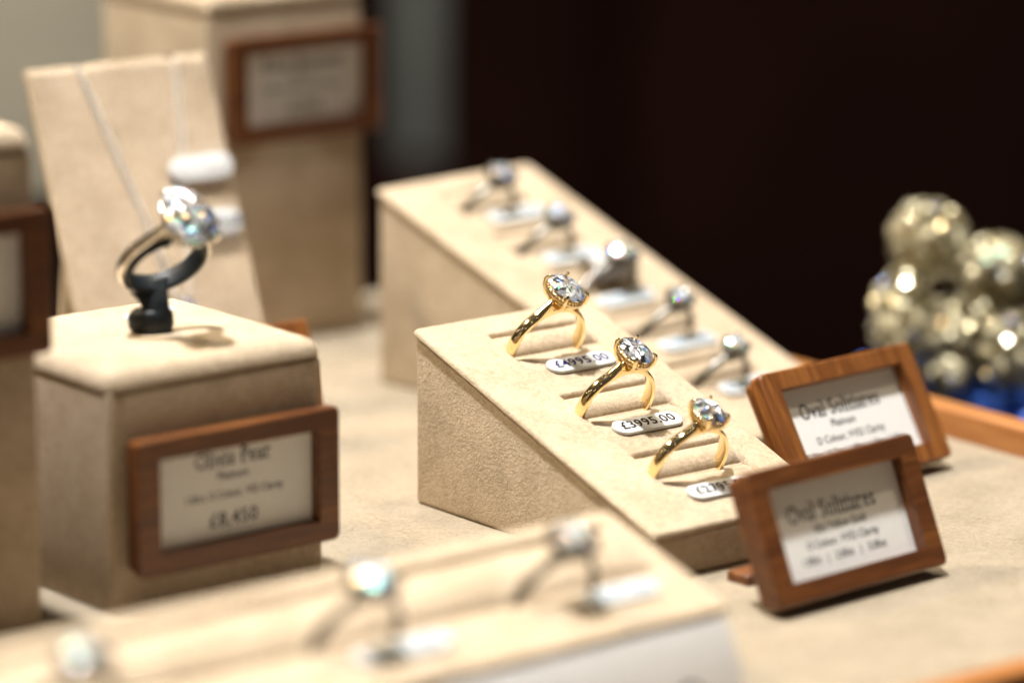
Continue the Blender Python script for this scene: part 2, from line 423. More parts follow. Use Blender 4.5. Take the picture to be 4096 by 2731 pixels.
# ---- brilliant-cut stone ----------------------------------------------
def brilliant(mb, a, b, z, pear=0, depth=.80, crown=.33, rot=0):
    V = []; F = []
    def P(ang, r, zz):
        x = math.cos(R(ang))*r; y = math.sin(R(ang))*r
        if pear: y *= 1; sx_ = 1-pear*max(-1, min(1, y))*.5; x *= sx_
        V.append((x*a, y*b, z+zz*(a+b)/2)); return len(V)-1
    h = crown; g = .022
    T = [P(k*45, .56, h) for k in range(8)]
    Mm = [P(k*45+22.5, .80, g+(h-g)*(1-.80*math.cos(R(22.5)))/.44) for k in range(8)]
    G = [P(k*22.5, 1, g) for k in range(16)]
    H = [P(k*22.5, 1, -g) for k in range(16)]
    Lp = [P(k*45+22.5, .26, -depth*(1-.26*math.cos(R(22.5)))) for k in range(8)]
    C = P(0, 0.0, -depth)
    F.append(tuple(T))
    for k in range(8):
        k1 = (k+1) % 8
        F.append((T[k], Mm[k], T[k1]))
        F.append((T[k], Mm[k-1], G[2*k])); F.append((T[k], G[2*k], Mm[k]))
        F.append((Mm[k], G[2*k], G[2*k+1])); F.append((Mm[k], G[2*k+1], G[(2*k+2) % 16]))
        F.append((Lp[k], H[2*k+1], H[2*k])); F.append((Lp[k], H[(2*k+2) % 16], H[2*k+1]))
        F.append((C, Lp[k], H[2*k])); F.append((C, H[2*k], Lp[k-1]))
    for k in range(16):
        F.append((G[k], H[k], H[(k+1) % 16], G[(k+1) % 16]))
    mb.add(V, F, Matrix.Rotation(rot, 4, 'Z'))

# ---- a solitaire ring: x across the finger, z up to the stone ------------
def make_ring(mw, label, group, mat, a=3.4, b=4.6, pear=0, rin=8.6, pave=True, band_pave=False, hz=14.2, width=1.22, dia='dia'):
    t = thing('diamond_ring', mw, label, 'ring', group)
    # band as a sweep of a shaped section round the finger hole
    mb = MB(); nA = 120; prof = []
    vs = []; fs = []; NP = 14
    for i in range(nA):
        th = 2*math.pi*i/nA-math.pi               # 0 at the head
        ab = abs(th)
        ro = rin+1.15
        if ab < R(64):
            # straight shoulder running up to the head
            xs, zs, xe, ze = math.sin(R(64))*(rin+1.15), math.cos(R(64))*(rin+1.15), a*.78, hz-2.6
            dx, dz = math.sin(ab), math.cos(ab)
            den = dx*(ze-zs)-dz*(xe-xs)
            rr = (xs*(ze-zs)-zs*(xe-xs))/den if abs(den) > 1e-6 else 99
            ro = min(max(ro, rr), 99)
            cap_ = math.hypot(xe, ze)
            thc = math.atan2(xe, ze)
            if ab < thc: ro = rin+1.25+(cap_-rin-1.25)*max(0, (ab/thc-.86)/.14)
        wy = 1.08*width if ab > R(75) else (1.08-.20*(1-ab/R(75)))*width
        wt = wy*max(.62, .97-.16*max(0, ro-rin-1.2))
        ct, st = math.cos(th), math.sin(th)
        for (rr, yy) in ((rin, -wy*.85), (rin+.1, -wy), (ro-.42, -wt), (ro-.30, -wt*.92), (ro-.13, -wt*.66), (ro-.03, -wt*.33), (ro, 0), (ro-.03, wt*.33), (ro-.13, wt*.66), (ro-.30, wt*.92), (ro-.42, wt), (rin+.1, wy), (rin, wy*.85), (rin-.04, 0)):
            vs.append((rr*st, yy, rr*ct))
    for i in range(nA):
        for j in range(NP):
            fs.append((i*NP+j, ((i+1) % nA)*NP+j, ((i+1) % nA)*NP+(j+1) % NP, i*NP+(j+1) % NP))
    mb.add(vs, fs); mb.build('band', mat, t, smooth=True, auto=42)
    # setting: base cup, two oval rails
    st = MB()
    def oval(fa, fb, z, r, n=40, flat=1.0):
        st.tube([(a*fa*math.cos(2*math.pi*k/n), b*fb*math.sin(2*math.pi*k/n), z) for k in range(n)], r, 8, flat, True, up=(0, 0, 1))
    oval(.93, .93, hz-.75, .22); oval(.86, .86, hz-1.75, .24); oval(.5, .5, hz-3.3, .28)
    for k in range(14):
        an = 2*math.pi*k/14
        st.tube([(a*.5*math.cos(an), b*.5*math.sin(an), hz-3.3), (a*.86*math.cos(an), b*.86*math.sin(an), hz-1.75)], .12, 6)
    st.ball((0, 0, hz-3.9), 1.25, 16, 8, (1.0, 1.15, .8))
    # wall that carries the small stones
    n = 40
    st.add([(a*f*math.cos(2*math.pi*k/n), b*f*math.sin(2*math.pi*k/n), z_) for f, z_ in ((.86, hz-1.7), (.91, hz-.8)) for k in range(n)],
           [(k, (k+1) % n, n+(k+1) % n, n+k) for k in range(n)])
    st.build('setting', mat, t, smooth=True, auto=50)
    # four claws
    for sx_ in (-1, 1):
        for sy_ in (-1, 1):
            an = math.atan2(.74, .68)
            cx_, cy_ = a*.73*sx_, b*.72*sy_
            if pear and sy_ > 0: cx_ *= .7
            c = MB(); nrm = Vector((cx_, cy_, 0)).normalized()
            pts = [(cx_*.18, cy_*.18, hz-4.4), (cx_*.55, cy_*.55, hz-3.9), (cx_*.9, cy_*.9, hz-2.8), (cx_*1.08, cy_*1.08, hz-1.3), (cx_*1.10, cy_*1.10, hz+.15), (cx_*1.04, cy_*1.04, hz+.75), (cx_*.84, cy_*.84, hz+1.0)]
            c.tube(pts, [.55, .52, .48, .44, .42, .38, .16], 10, .9, up=tuple(nrm.cross(Vector((0, 0, 1)))))
            c.build('claw', mat, t, smooth=True, auto=60)
    s_ = MB(); brilliant(s_, a, b, hz, pear); s_.build('diamond', M[dia], t)
    if pave:
        pv = MB(); n = 30
        for k in range(n):
            an = 2*math.pi*(k+.5)/n
            pv.ball((a*.97*math.cos(an), b*.97*math.sin(an), hz-1.25), .33, 6, 4)
            if True:
                pv.ball((a*.99*math.cos(an+.1), b*.99*math.sin(an+.1), hz-.72), .13, 5, 3)
        o = pv.build('pave_stones', M['pavegold'] if mat is M['gold'] else M['pavewhite'], t)
    if band_pave:
        pv = MB()
        for sg in (-1, 1):
            for k in range(9):
                th = sg*R(24+k*6.2)
                rr = rin+1.3+max(0, 1.6-k*.35)
                pv.ball((rr*math.sin(th), 0, rr*math.cos(th)), .72, 7, 5)
        pv.build('shoulder_stones', M['pavewhite'], t)
    return t
M['pavegold'] = metal('small stones in gold', (.62, .50, .30), .22)
M['pavewhite'] = metal('small white stones', (.88, .88, .88), .03)

# ---- price tag: a thick little pill with rounded ends ---------------------
def make_tag(mw, label, txt, Wt=17.5, Ht=4.9, th=.75, ink='inkb', size=3.5, cat_group='price tags on the ring wedges', tx=0):
    t = thing('price_tag', mw, label, 'price tag', cat_group)
    mb = MB(); n = 10; r = Ht/2; pts = []
    for k in range(n+1): an = math.pi/2+math.pi*k/n; pts.append((r+r*math.cos(an), r*math.sin(an)))
    for k in range(n+1): an = -math.pi/2+math.pi*k/n; pts.append((Wt-r+r*math.cos(an), r*math.sin(an)))
    N_ = len(pts)
    lv = [(0, -.12), (.15, 0), (th-.25, 0), (th-.08, -.08), (th, -.25)]
    vs = []
    for z_, ins in lv:
        for x, y in pts:
            cxx = min(max(x, r), Wt-r); d = Vector((x-cxx, y)); d = d*(1+ins/r)
            vs.append((cxx+d.x, d.y, z_))
    fs = []
    for i in range(len(lv)-1):
        for j in range(N_): fs.append((i*N_+j, i*N_+(j+1) % N_, (i+1)*N_+(j+1) % N_, (i+1)*N_+j))
    fs.append(tuple(range(N_-1, -1, -1))); fs.append(tuple((len(lv)-1)*N_+j for j in range(N_)))
    mb.add(vs, fs); mb.build('plate', M['tag'], t, smooth=True, auto=35)
    if txt:
        v_, f_ = text_mesh(txt, size, .03, .05, 1.0, 1.08)
        q = MB().add(v_, f_, Matrix.Translation((Wt/2+tx, 0, th+.04))); q.build('price_lettering', M[ink], t)
    return t

# ---- wooden sign frame: x along the width, y up the face, z out of the face
def rounded(w_, h_, r, n=4):
    out = []
    for cx_, cy_, a0 in ((w_-r, r, -90), (w_-r, h_-r, 0), (r, h_-r, 90), (r, r, 180)):
        for k in range(n+1):
            an = R(a0+90*k/n); out.append((cx_+r*math.cos(an), cy_+r*math.sin(an)))
    return out
def make_sign(mw, label, lines, W=46.9, H=26.6, T=6.2, woodmat='wood', group='wooden sign frames', ink='inkg', stand=True, tilt=0, bx=4.8, by=4.1, shift=0, cat='sign', foot=False):
    t = thing('wooden_sign', mw, label, cat, group)
    mb = MB()
    outer = rounded(W, H, 1.3, 4); nO = len(outer)
    # inner rectangle sampled to the same count as the outer loop
    inner = []
    for i, (cx_, cy_) in enumerate(((W-bx, by), (W-bx, H-by), (bx, H-by), (bx, by))):
        inner += [(cx_, cy_)]*5
    def loop(pts, z_, ins=0):
        r_ = []
        for x, y in pts:
            r_.append((W/2+(x-W/2)*(1-2*ins/W), H/2+(y-H/2)*(1-2*ins/H), z_))
        return r_
    L_ = [loop(outer, -T, 1.0), loop(outer, -T+.5, .6), loop(outer, -T+2.4, .6), loop(outer, -T+2.5, .95), loop(outer, -T+2.9, .95), loop(outer, -T+3.0, 0),
          loop(outer, -.35, 0), loop(outer, 0, .35), loop(inner, 0, 0), loop(inner, -3.2, 0)]
    vs = [p for l in L_ for p in l]; fs = []
    for i in range(len(L_)-1):
        for j in range(nO):
            fs.append((i*nO+j, i*nO+(j+1) % nO, (i+1)*nO+(j+1) % nO, (i+1)*nO+j))
    fs.append(tuple(range(nO)))
    mb.add(vs, fs); fr = mb.build('frame', M[woodmat], t, weld=True, smooth=True, auto=30)
    cd = MB().box((bx+.02, by+.02, -3.6), (W-bx-.02, H-by-.02, -2.9)).build('card', M['card'], t)
    o = lettering([(a_, b_, W/2+c_, by+d_, e_) for a_, b_, c_, d_, e_ in lines], cd, M[ink]); o.location.z = -2.87*S
    if foot:
        f = MB()
        # strut behind: a wooden block that carries the leaning frame
        c, s = math.cos(tilt), math.sin(tilt)
        # local axes: y up the face (tilted), z out of it; world down = -(c*y + s*z)
        def P(x, back, up): # back and up measured in the world
            return (x, up*c+back*s, up*s-back*c-T)
        tt_ = math.tan(tilt); x0, x1 = foot
        def slab(pr, xa, xb):
            n_ = len(pr); f.add([P(x, b_, u_) for x in (xa, xb) for b_, u_ in pr], [tuple(range(n_)), tuple(range(2*n_-1, n_-1, -1))]+[(k, n_+k, n_+(k+1) % n_, (k+1) % n_) for k in range(n_)])
        g0 = -2.3
        slab([(15, g0), (21, g0), (21, g0+4.4), (15, g0+4.4)], x0, x1)
        slab([(0.4, g0+.1), (15.2, g0+.1), (15.2, g0+3.6), (9*tt_+2, g0+3.8), (9*tt_+.5, 9), (9*tt_-.3, 9)], x0+11, x0+17)
        f.build('stand', M['wood'], t, bevel=.4)
    return t

# ================================================================== the setting
def P3(yaw): return Vector((math.cos(yaw), math.sin(yaw), 0)), Vector((math.sin(yaw), -math.cos(yaw), 0))
YF = .672
Xf, Yf = P3(YF)
# display floor: one padded board, bounded on the right by a wooden rim
Rr = Vector((96.6, 867.3, 0))                      # a point on the inner foot of the right rim
def fl(u, w_): return Rr+Xf*u+Yf*w_
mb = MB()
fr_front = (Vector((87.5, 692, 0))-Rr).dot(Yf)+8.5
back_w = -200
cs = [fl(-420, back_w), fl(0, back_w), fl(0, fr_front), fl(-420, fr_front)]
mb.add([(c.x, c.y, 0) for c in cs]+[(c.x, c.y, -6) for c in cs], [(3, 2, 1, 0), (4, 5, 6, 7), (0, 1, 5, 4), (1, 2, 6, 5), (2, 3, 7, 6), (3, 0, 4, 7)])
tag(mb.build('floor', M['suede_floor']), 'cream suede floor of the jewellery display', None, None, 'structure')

def rail(name, p, ln, wd, h, rot, label, mat='oak'):
    t = thing('tray_rail', TR(p.x, p.y, 0, rot), label, 'rail', 'wooden rails round the display floor')
    MB().box((0, -ln, -8), (wd, 0, h)).build('rail_body', M[mat], t, bevel=.8)
    return t
rail('tray_rail', fl(0.05, back_w), fr_front-back_w+7, 6.5, 6.5, YF, 'orange wooden rail along the right edge behind the leaning signs')
pf = fl(-420, fr_front+.05)
t = thing('tray_rail', TR(pf.x, pf.y, 0, YF+math.pi/2), 'orange wooden rail at the bottom right corner of the photo', 'rail', 'wooden rails round the display floor')
MB().box((-6.5, -419.9, -8), (0, 0, 6.5)).build('rail_body', M['oak'], t, bevel=.8)
# dark counter beyond and the dark shop behind
pr_ = [(300, -40), (1060, -40)]+[(1060+240*math.sin(R(6*k)), -40-240*(1-math.cos(R(6*k)))) for k in range(1, 16)]+[(1300, -899), (300, -899)]  # rounded back edge shaped so the light fades off smoothly
mb = MB(); n_ = len(pr_); mb.add([(x_, y_, z_) for x_ in (-1500, 1500) for y_, z_ in pr_], [tuple(range(n_)), tuple(range(2*n_-1, n_-1, -1))]+[(k, n_+k, n_+(k+1) % n_, (k+1) % n_) for k in range(n_)])
tag(mb.build('counter', M['dark'], smooth=True, auto=30), 'dark grey green counter beyond the display', None, None, 'structure')
MBf = MB().box((-2500, 300, -905), (2500, 3000, -900)); tag(MBf.build('shop_floor', M['wall']), 'black shop floor far below', None, None, 'structure')
mb = MB().box((-2500, 2500, -900), (2500, 2520, 900)); tag(mb.build('back_wall', M['wall']), 'dark maroon wall of the shop behind', None, None, 'structure')

# ================================================================== blocks
def block(name, label, cat, x, y, yaw, W, Dp, H, pad_t=2.6, dome=.8, r=2.2, group=None, hole=None, seed=1, mat='suede', body_bevel=1.1, ds=.6):
    """origin at the front corner; width runs along +x, depth along +y"""
    t = thing(name, TR(x, y, 0, yaw), label, cat, group)
    MB().box((.2, .2, 0), (W-.2, Dp-.2, H-pad_t-.05)).build('body', M[mat], t, bevel=body_bevel, seg=4)
    def hf(u, s):
        a_ = dome*(1-((u-W/2)/(W/2))**2)*(1-((s-Dp/2)/(Dp/2))**2)
        if hole:
            d = math.hypot((u-hole[0])/hole[2], (s-hole[1])/hole[3])
            a_ -= 1.5*math.exp(-d*d)
        return a_
    pm = pad_mesh(W, Dp, pad_t, hf, r, 2.6, ds, ds, seed)
    p = pm.build('cushion_top', M[mat], t, smooth=True, auto=70); p.location = (0, Dp*S, H*S)
    return t

# left block that carries the black clip
LX, LY, LA, LW, LH = -75.4, 728.2, .6862, 50.2, 46.7
block('display_block', 'cream suede block with padded top carrying the black ring clip', 'display block', LX, LY, LA, LW, LW, LH, 3.7, 1.3, 3.2,
      'suede display blocks', hole=(27.5, LW-25.0, 11, 7), seed=2, ds=.5)
# tall block cropped by the left edge
TX, TY = -87.2, 721.8
X_, Y_ = P3(.68)
q = Vector((TX, TY, 0))-X_*48
block('display_block', 'tall cream suede block cut off by the left edge of the photo', 'display block', q.x, q.y, .68, 48, 48, 94.5, 4.0, 1.8, 3.4, 'suede display blocks', seed=3, ds=.8)
# tall block at the back with the framed card
X_, Y_ = P3(.665)
q = Vector((-36.6, 976.6, 0))-X_*46
block('display_block', 'tallest cream suede block standing behind the necklace stand', 'display block', q.x, q.y, .665, 46, 46.5, 86.5, 5.0, 1.2, 3.0, 'suede display blocks', seed=4, ds=1.2)

# ---- ring wedges --------------------------------------------------------
def wedge(x, y, yaw, W, L, hb, hf_, label, slots, seed, name='ring_wedge', foot=None, u0=14.6, u1=38.6, group='suede ring wedges', du=.5, ds=.3, tail=7.2, pt=1.5, roll=7.3, dp=1.0):
    t = thing(name, TR(x, y, 0, yaw), label, 'ring display', group)
    be = math.atan2(hb-hf_, L); c, s = math.cos(be), math.sin(be); ext = .6
    mb = MB(); k = pt/c
    prof = [(-.5, 0), (-.5, hb-k), (-L+.5, hf_-k), (-L+.5, 0)]
    vs = [(u, y_, z_) for u in (.5, W-.5) for y_, z_ in prof]
    mb.add(vs, [(0, 1, 2, 3), (7, 6, 5, 4)]+[(j, 4+j, 4+(j+1) % 4, (j+1) % 4) for j in range(4)])
    mb.build('body', M['suede'], t, bevel=1.0, seg=4)
    Ls = math.hypot(L, hb-hf_)+.6
    def hf2(u, s_):
        for sc in slots:
            if sc-roll-.8 < s_ < sc+tail: return slot_h(u, s_, u0, u1, sc-roll, sc, tail, dp)
        return 0
    pm = pad_mesh(W, Ls, pt, hf2, .9, 1.6, du, ds, seed)
    p = pm.build('padded_top', M['suede'], t, smooth=True, auto=75)
    # pad frame: x across, -y down the slope
    m = Matrix(((1, 0, 0), (0, c, -s), (0, s, c))).to_4x4()
    p.matrix_local = Matrix.Translation(Vector((0, 0, hb))*S) @ m
    return t, m
def slope_frame(x, y, yaw, L, hb, hf_, u, s_, lift=0):
    """world frame of a point on the slope: x across, y up the slope, z out of it"""
    be = math.atan2(hb-hf_, L); X1, Y1 = P3(yaw); Dn = Y1*math.cos(be)-Vector((0, 0, 1))*math.sin(be); Nn = Dn.cross(X1)
    Nn = (X1.cross(-Dn))
    o = Vector((x, y, hb))+X1*u+Dn*s_+Nn*lift
    return frame(o, X1, -Dn, Nn)
MW = (-20.7, 810.3, .6734, 77.0, 37.3, 10.05)
wedge(*MW[:3], 47.0, *MW[3:], 'cream suede ring wedge in focus holding the three gold rings', [14.7, 39.8, 63.6], 11)
RL = 108.0
RW = (-31.8, 918.3, .765, RL, 46.2, 46.2-.3878*RL)
wedge(*RW[:3], 49.2, *RW[3:], 'blurred cream suede ring wedge at the back holding five platinum rings', [14.0, 33.6, 52.2, 72.4, 93.2], 12, u0=14.5, u1=37.5, du=.7, ds=.4)
# foreground tray wedge, origin at the back-left corner
TYAW = .69; TL_ = 150.0; tX, tY = P3(TYAW)
tP = Vector((17.4, 709.7, 26.4))
tO = tP-tX*TL_
TD, TB, TF = 33.6, 26.4, 15.9
wedge(tO.x, tO.y, TYAW, TL_, TD, TB, TF, 'wide cream suede ring wedge blurred across the foreground', [19.6], 13, u0=6, u1=TL_-4.5, du=1.2, ds=.5, roll=15, tail=4.5, pt=1.8, dp=1.5)

# ================================================================== gold rings
REST = Matrix.Rotation(R(7), 4, 'X')
gold = [(24.1, 14.6, 3.45, 4.75, 1.0, 'large oval diamond, top of the three on the front wedge'),
        (23.1, 39.7, 3.2, 4.3, .97, 'oval diamond, middle of the three on the front wedge'),
        (23.4, 63.5, 3.0, 4.0, .95, 'smaller oval diamond, lowest of the three on the front wedge')]
for u, s_, a, b, k, txt in gold:
    fm = slope_frame(*MW[:3], *MW[3:], u, s_, .9)
    make_ring(fm @ REST @ Matrix.Rotation(R(2), 4, 'Y'), 'yellow gold ring with '+txt, 'gold rings on the front wedge', M['gold'], a, b, hz=13.6*k+.6, rin=8.55, dia='diab')
# ================================================================== platinum rings
plat = [(23.9, 14.0, 'twin bright glints at the top of the rear wedge', 3.2, 3.2), (25.0, 33.6, 'one violet glint, second from the top of the rear wedge', 3.0, 3.0),
        (28.0, 52.2, 'stones down its shoulders, in the middle of the rear wedge', 3.6, 3.2), (27.6, 72.4, 'round stone, second from the bottom of the rear wedge', 2.9, 2.9), (25.5, 93.2, 'small round stone, lowest on the rear wedge', 2.6, 2.6)]
for i, (u, s_, txt, a, b) in enumerate(plat):
    fm = slope_frame(*RW[:3], *RW[3:], u, s_, -2.4)
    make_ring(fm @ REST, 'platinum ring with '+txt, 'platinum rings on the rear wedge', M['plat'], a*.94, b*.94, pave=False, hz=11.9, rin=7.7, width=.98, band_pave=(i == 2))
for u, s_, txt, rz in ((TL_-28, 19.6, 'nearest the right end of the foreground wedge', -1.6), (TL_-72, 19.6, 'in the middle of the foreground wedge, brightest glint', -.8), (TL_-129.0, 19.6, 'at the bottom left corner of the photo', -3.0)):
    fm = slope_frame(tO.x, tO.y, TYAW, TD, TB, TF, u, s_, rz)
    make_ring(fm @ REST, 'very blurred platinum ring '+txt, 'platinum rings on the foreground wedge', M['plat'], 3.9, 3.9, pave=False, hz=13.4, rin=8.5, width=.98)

# ================================================================== price tags
def put_tag(Wd, u, s_, label, txt, group, lift=.12, rz=0, tilt=0, **kw):
    fm = slope_frame(*Wd[:3], *Wd[3:], u, s_, lift) @ Matrix.Rotation(R(rz), 4, 'Z') @ Matrix.Rotation(R(tilt), 4, 'X')
    make_tag(fm, label, txt, cat_group=group, **kw)
g = 'price tags on the front wedge'
put_tag(MW, 18.7, 22.9, 'white price tag reading £4995.00 under the top gold ring', '£4995.00', g, ink='ink')
put_tag(MW, 17.1, 47.4, 'white price tag reading £3995.00 under the middle gold ring', '£3995.00', g, ink='inkb')
put_tag(MW, 16.5, 72.6, 'white price tag starting £27 half hidden by the front sign', '£2795.00', g, ink='inkb')
g = 'price tags on the rear wedge'
for u, s_, a_, b_ in ((18.3, 20.5, 'highest', '£4695.00'), (18.3, 40.2, 'second from the top', '£3995.00'), (17.6, 59.8, 'third from the top', '£5250.00'), (18.6, 79.8, 'fourth from the top', '£2895.00'), (19.6, 98.9, 'lowest', '£1995.00')):
    put_tag(RW, u, s_, a_+' white price tag on the rear wedge, blurred', b_, g, ink='inkl')
TW = (tO.x, tO.y, TYAW, TD, TB, TF)
g = 'price tags on the foreground wedge'
put_tag(TW, TL_-27, 25.6, 'blurred white price tag near the right end of the foreground wedge', '£6995.00', g, ink='inkl')
put_tag(TW, TL_-77, 26.6, 'blurred white price tag under the middle foreground ring', '£5995.00', g, Wt=20, ink='inkl')
# white tag curled like a roll under the pave ring
fm = slope_frame(*RW[:3], *RW[3:], 22.5, 49.5, .2)
ct = thing('curled_tag', fm, 'white tag curled into a roll under the ring with stones down its shoulders', 'tag')
mb = MB(); vs = []
for r_ in (3.1, 2.7):
    for k in range(15):
        an = R(-25+230*k/14)
        for x in (0, 11.5): vs.append((x, r_*math.cos(an)*1.25, 2.5+r_*math.sin(an)))
fs = []
for q_ in (0, 30):
    for k in range(14): fs.append((q_+2*k, q_+2*k+1, q_+2*k+3, q_+2*k+2))
for k in range(14): fs += [(2*k, 2*k+2, 30+2*k+2, 30+2*k), (2*k+1, 30+2*k+1, 30+2*k+3, 2*k+3)]
fs += [(0, 30, 31, 1), (28, 29, 59, 58)]
mb.add(vs, fs).build('paper', M['tag'], ct, smooth=True, auto=50)
# white plaque on the front face of the foreground wedge
fx = tO+tX*(TL_-66)+tY*(TD+.15); 
ptl = .42; fx = fx+tY*15.4*math.sin(ptl); pU = -tY*math.sin(ptl)+Vector((0, 0, 1))*math.cos(ptl)
pt = thing('plaque', frame((fx.x, fx.y, 0), tX, pU, tX.cross(pU)), 'white plaque with grey emblem on the front of the foreground wedge', 'plaque')
MB().box((0, .35, 0), (64.5, 15.2, .6)).build('panel', M['plaque'], pt, bevel=.2)
mbb = MB()
mbb.tube([(52+2.6*math.cos(2*math.pi*k/30), 3.4+1.9*math.sin(2*math.pi*k/30), .66) for k in range(30)], .35, 6, .3, True, up=(0, 0, 1))
v_, f_ = text_mesh('JEWELLERS', 3.0, .02); 
mbb.build('emblem', M['inkg'], pt)

# ================================================================== signs
def sign_matrix(x, y, yaw, tilt, z=0):
    X1, Y1 = P3(yaw); U = -Y1*math.sin(tilt)+Vector((0, 0, 1))*math.cos(tilt)
    return frame((x, y, z), X1, U, X1.cross(U))
make_sign(sign_matrix(50.95, 725.5, .7387, .4095, 2.45), 'nearest leaning walnut sign headed Oval Solitiares, Yellow Gold', [
    ('Oval Solitiares', 5.0, -.8, 12.4, .74), ('18ct Yellow Gold', 2.25, .2, 9.0, 0), ('D Colour, VVS2 Clarity', 2.25, .1, 6.1, 0), ('1.00ct   |   2.00ct   |   3.00ct', 2.25, -.6, 3.2, 0)], tilt=.4095, foot=(12, 28))
make_sign(sign_matrix(60.7, 807.3, .7432, .5432, 3.1), 'leaning walnut sign headed Oval Solitiares, Platinum, behind the nearest sign', [
    ('Oval Solitiares', 5.0, -1.0, 12.9, .74), ('Platinum', 2.35, -1.6, 9.4, 0), ('D Colour, VVS2 Clarity', 2.35, -.8, 6.2, 0), ('0.50ct | 0.75ct | 1.00ct | 1.50ct | 2.00ct', 2.1, -.6, 3.2, 0)], tilt=.5432, woodmat='woodv', foot=(6, 24))
X_, Y_ = P3(LA); o_ = Vector((LX, LY, 0))+X_*3.0+Y_*5.6
make_sign(frame((o_.x, o_.y, 7.6), X_, (0, 0, 1), X_.cross(Vector((0, 0, 1)))), 'upright walnut sign reading Olivia Pear £8,450 on the front of the left block', [
    ('Olivia Pear', 4.6, 0, 15.6, .78), ('Platinum', 2.3, 0, 12.2, 0), ('1.00ct, G Colour, VS2 Clarity', 2.1, .2, 8.5, 0), ('£8,450', 4.0, 0, 3.6, .95)], T=5.4)
# sign leaning behind the left block, only its right edge shows
Xb_, Yb_ = P3(.69); bR = Vector((-40.0, 858, 0))
bL = bR-Xb_*46.9
make_sign(sign_matrix(bL.x, bL.y, .69, .30, 2.0), 'walnut sign hidden behind the left block, only its orange right edge showing', [], tilt=.30, foot=(16, 34), woodmat='woodv')  # lighter walnut paints in the light on its edge
X_, Y_ = P3(.68); o_ = Vector((TX, TY, 0))-X_*46.4+Y_*4.4
make_sign(frame((o_.x, o_.y, 53.2), X_, (0, 0, 1), X_.cross(Vector((0, 0, 1)))), 'walnut sign on the tall left block, cut off by the photo edge', [('Emilia Round', 4.4, -3, 16, .78), ('Platinum', 2.3, -3, 12, 0)], T=4.4, H=27.2, bx=5.0)
X_, Y_ = P3(.665); o_ = Vector((-36.6, 976.6, 0))-X_*42.0+Y_*4.4
make_sign(frame((o_.x, o_.y, 50.3), X_, (0, 0, 1), X_.cross(Vector((0, 0, 1)))), 'blurred walnut sign high on the tallest block at the back', [('Rose Bouquet', 4.8, .5, 14.2, .80), ('Platinum', 2.3, 0, 11.2, 0), ('1.00ct, D Colour, VS2 Clarity', 2.1, 0, 8.2, 0), ('£5,995', 3.6, .5, 3.2, .9)], T=4.4, W=45.0, H=26.0)

# ================================================================== necklace stand
nX, nY = P3(.612); nU = -nY*math.sin(.387)+Vector((0, 0, 1))*math.cos(.387); nN = nX.cross(nU)
NW, NL = 46.6, 85.7
nG = Vector((-51.2, 884.1, 0))-nX*NW
nm = frame(nG, nX, nU, nN)
st = thing('necklace_stand', nm, 'leaning cream suede necklace panel with two small pinholes', 'necklace stand')
mb = MB(); ed = []
def notch(x):
    return -.9*math.exp(-((x-NW+33)/1.2)**2)-.9*math.exp(-((x-NW+10.2)/1.2)**2)
NX_ = 93; xs_ = [NW*i/NX_ for i in range(NX_+1)]; ys_ = [NL*j/60 for j in range(61)]
def pan(x, y, z_): 
    yy = y+notch(x)*max(0, (y-NL+4)/4); return (x, yy, z_)
vs = []
for z_ in (0, -3.2):
    for yv in ys_:
        for xv in xs_:
            e = min(xv, NW-xv, NL-yv); rnd = .8-math.sqrt(max(0, .64-(.8-e)**2)) if e < .8 else 0
            hole = 0
            for hx, hy in ((NW-28.1, 68), (NW-16.3, 67.6)): hole += 1.6*math.exp(-((xv-hx)**2+(yv-hy)**2)/.5)
            wv = noise.noise(Vector((xv*.18, yv*.18, 4)))*.12
            vs.append(pan(xv, yv, (z_-rnd-hole+wv) if z_ == 0 else z_+rnd))
n1 = len(xs_); n2 = len(ys_); tot = n1*n2; fs = []
for j in range(n2-1):
    for i in range(n1-1):
        a = j*n1+i; fs += [(a, a+1, a+1+n1, a+n1), (tot+a+n1, tot+a+1+n1, tot+a+1, tot+a)]
ring_ = list(range(n1))+[j*n1+n1-1 for j in range(1, n2)]+[(n2-1)*n1+i for i in range(n1-2, -1, -1)]+[j*n1 for j in range(n2-2, 0, -1)]
for k in range(len(ring_)):
    a, b = ring_[k], ring_[(k+1) % len(ring_)]; fs.append((b, a, tot+a, tot+b))
mb.add(vs, fs); mb.build('panel', M['suede'], st, smooth=True, auto=60)
# easel leg behind: reaches the floor
c_, s_ = math.cos(.387), math.sin(.387)
def PB(x, back, up): return (x, up*c_+back*s_, up*s_-back*c_)
mb = MB(); vs = [PB(x, b_, u_) for x in (10, 36) for b_, u_ in ((28.5, 60), (31, 60), (44, 0), (38, 0))]
mb.add(vs, [(0, 1, 2, 3), (7, 6, 5, 4)]+[(k, 4+k, 4+(k+1) % 4, (k+1) % 4) for k in range(4)]); mb.build('easel_leg', M['suede'], st, bevel=.4)
# necklace lying on the panel
nk = thing('necklace', nm, 'fine silver chain necklace hanging in a V on the cream panel', 'necklace')
def strand(p0, p1, sag, name, rl=.2):
    mb = MB(); p0 = Vector(p0); p1 = Vector(p1); ln = (p1-p0).length; n = int(ln/1.15)
    for i in range(n):
        t_ = (i+.5)/n; c = p0.lerp(p1, t_)+Vector((sag*math.sin(math.pi*t_), 0, .55)); d = (p1-p0).normalized(); sdv = Vector((-d.y, d.x, 0))
        tw = sdv if i % 2 else (sdv*.35+Vector((0, 0, .9)))
        pts = [c+d*math.cos(2*math.pi*k/10)*.9+tw*math.sin(2*math.pi*k/10)*.6 for k in range(10)]
        mb.tube(pts, rl, 5, 1, True, up=tuple(d.cross(tw)))
    return mb.build(name, M['chain'], nk, smooth=True)
strand((NW-34.2, 84.6, 0), (NW-21.5, 30, 0), .5, 'chain')
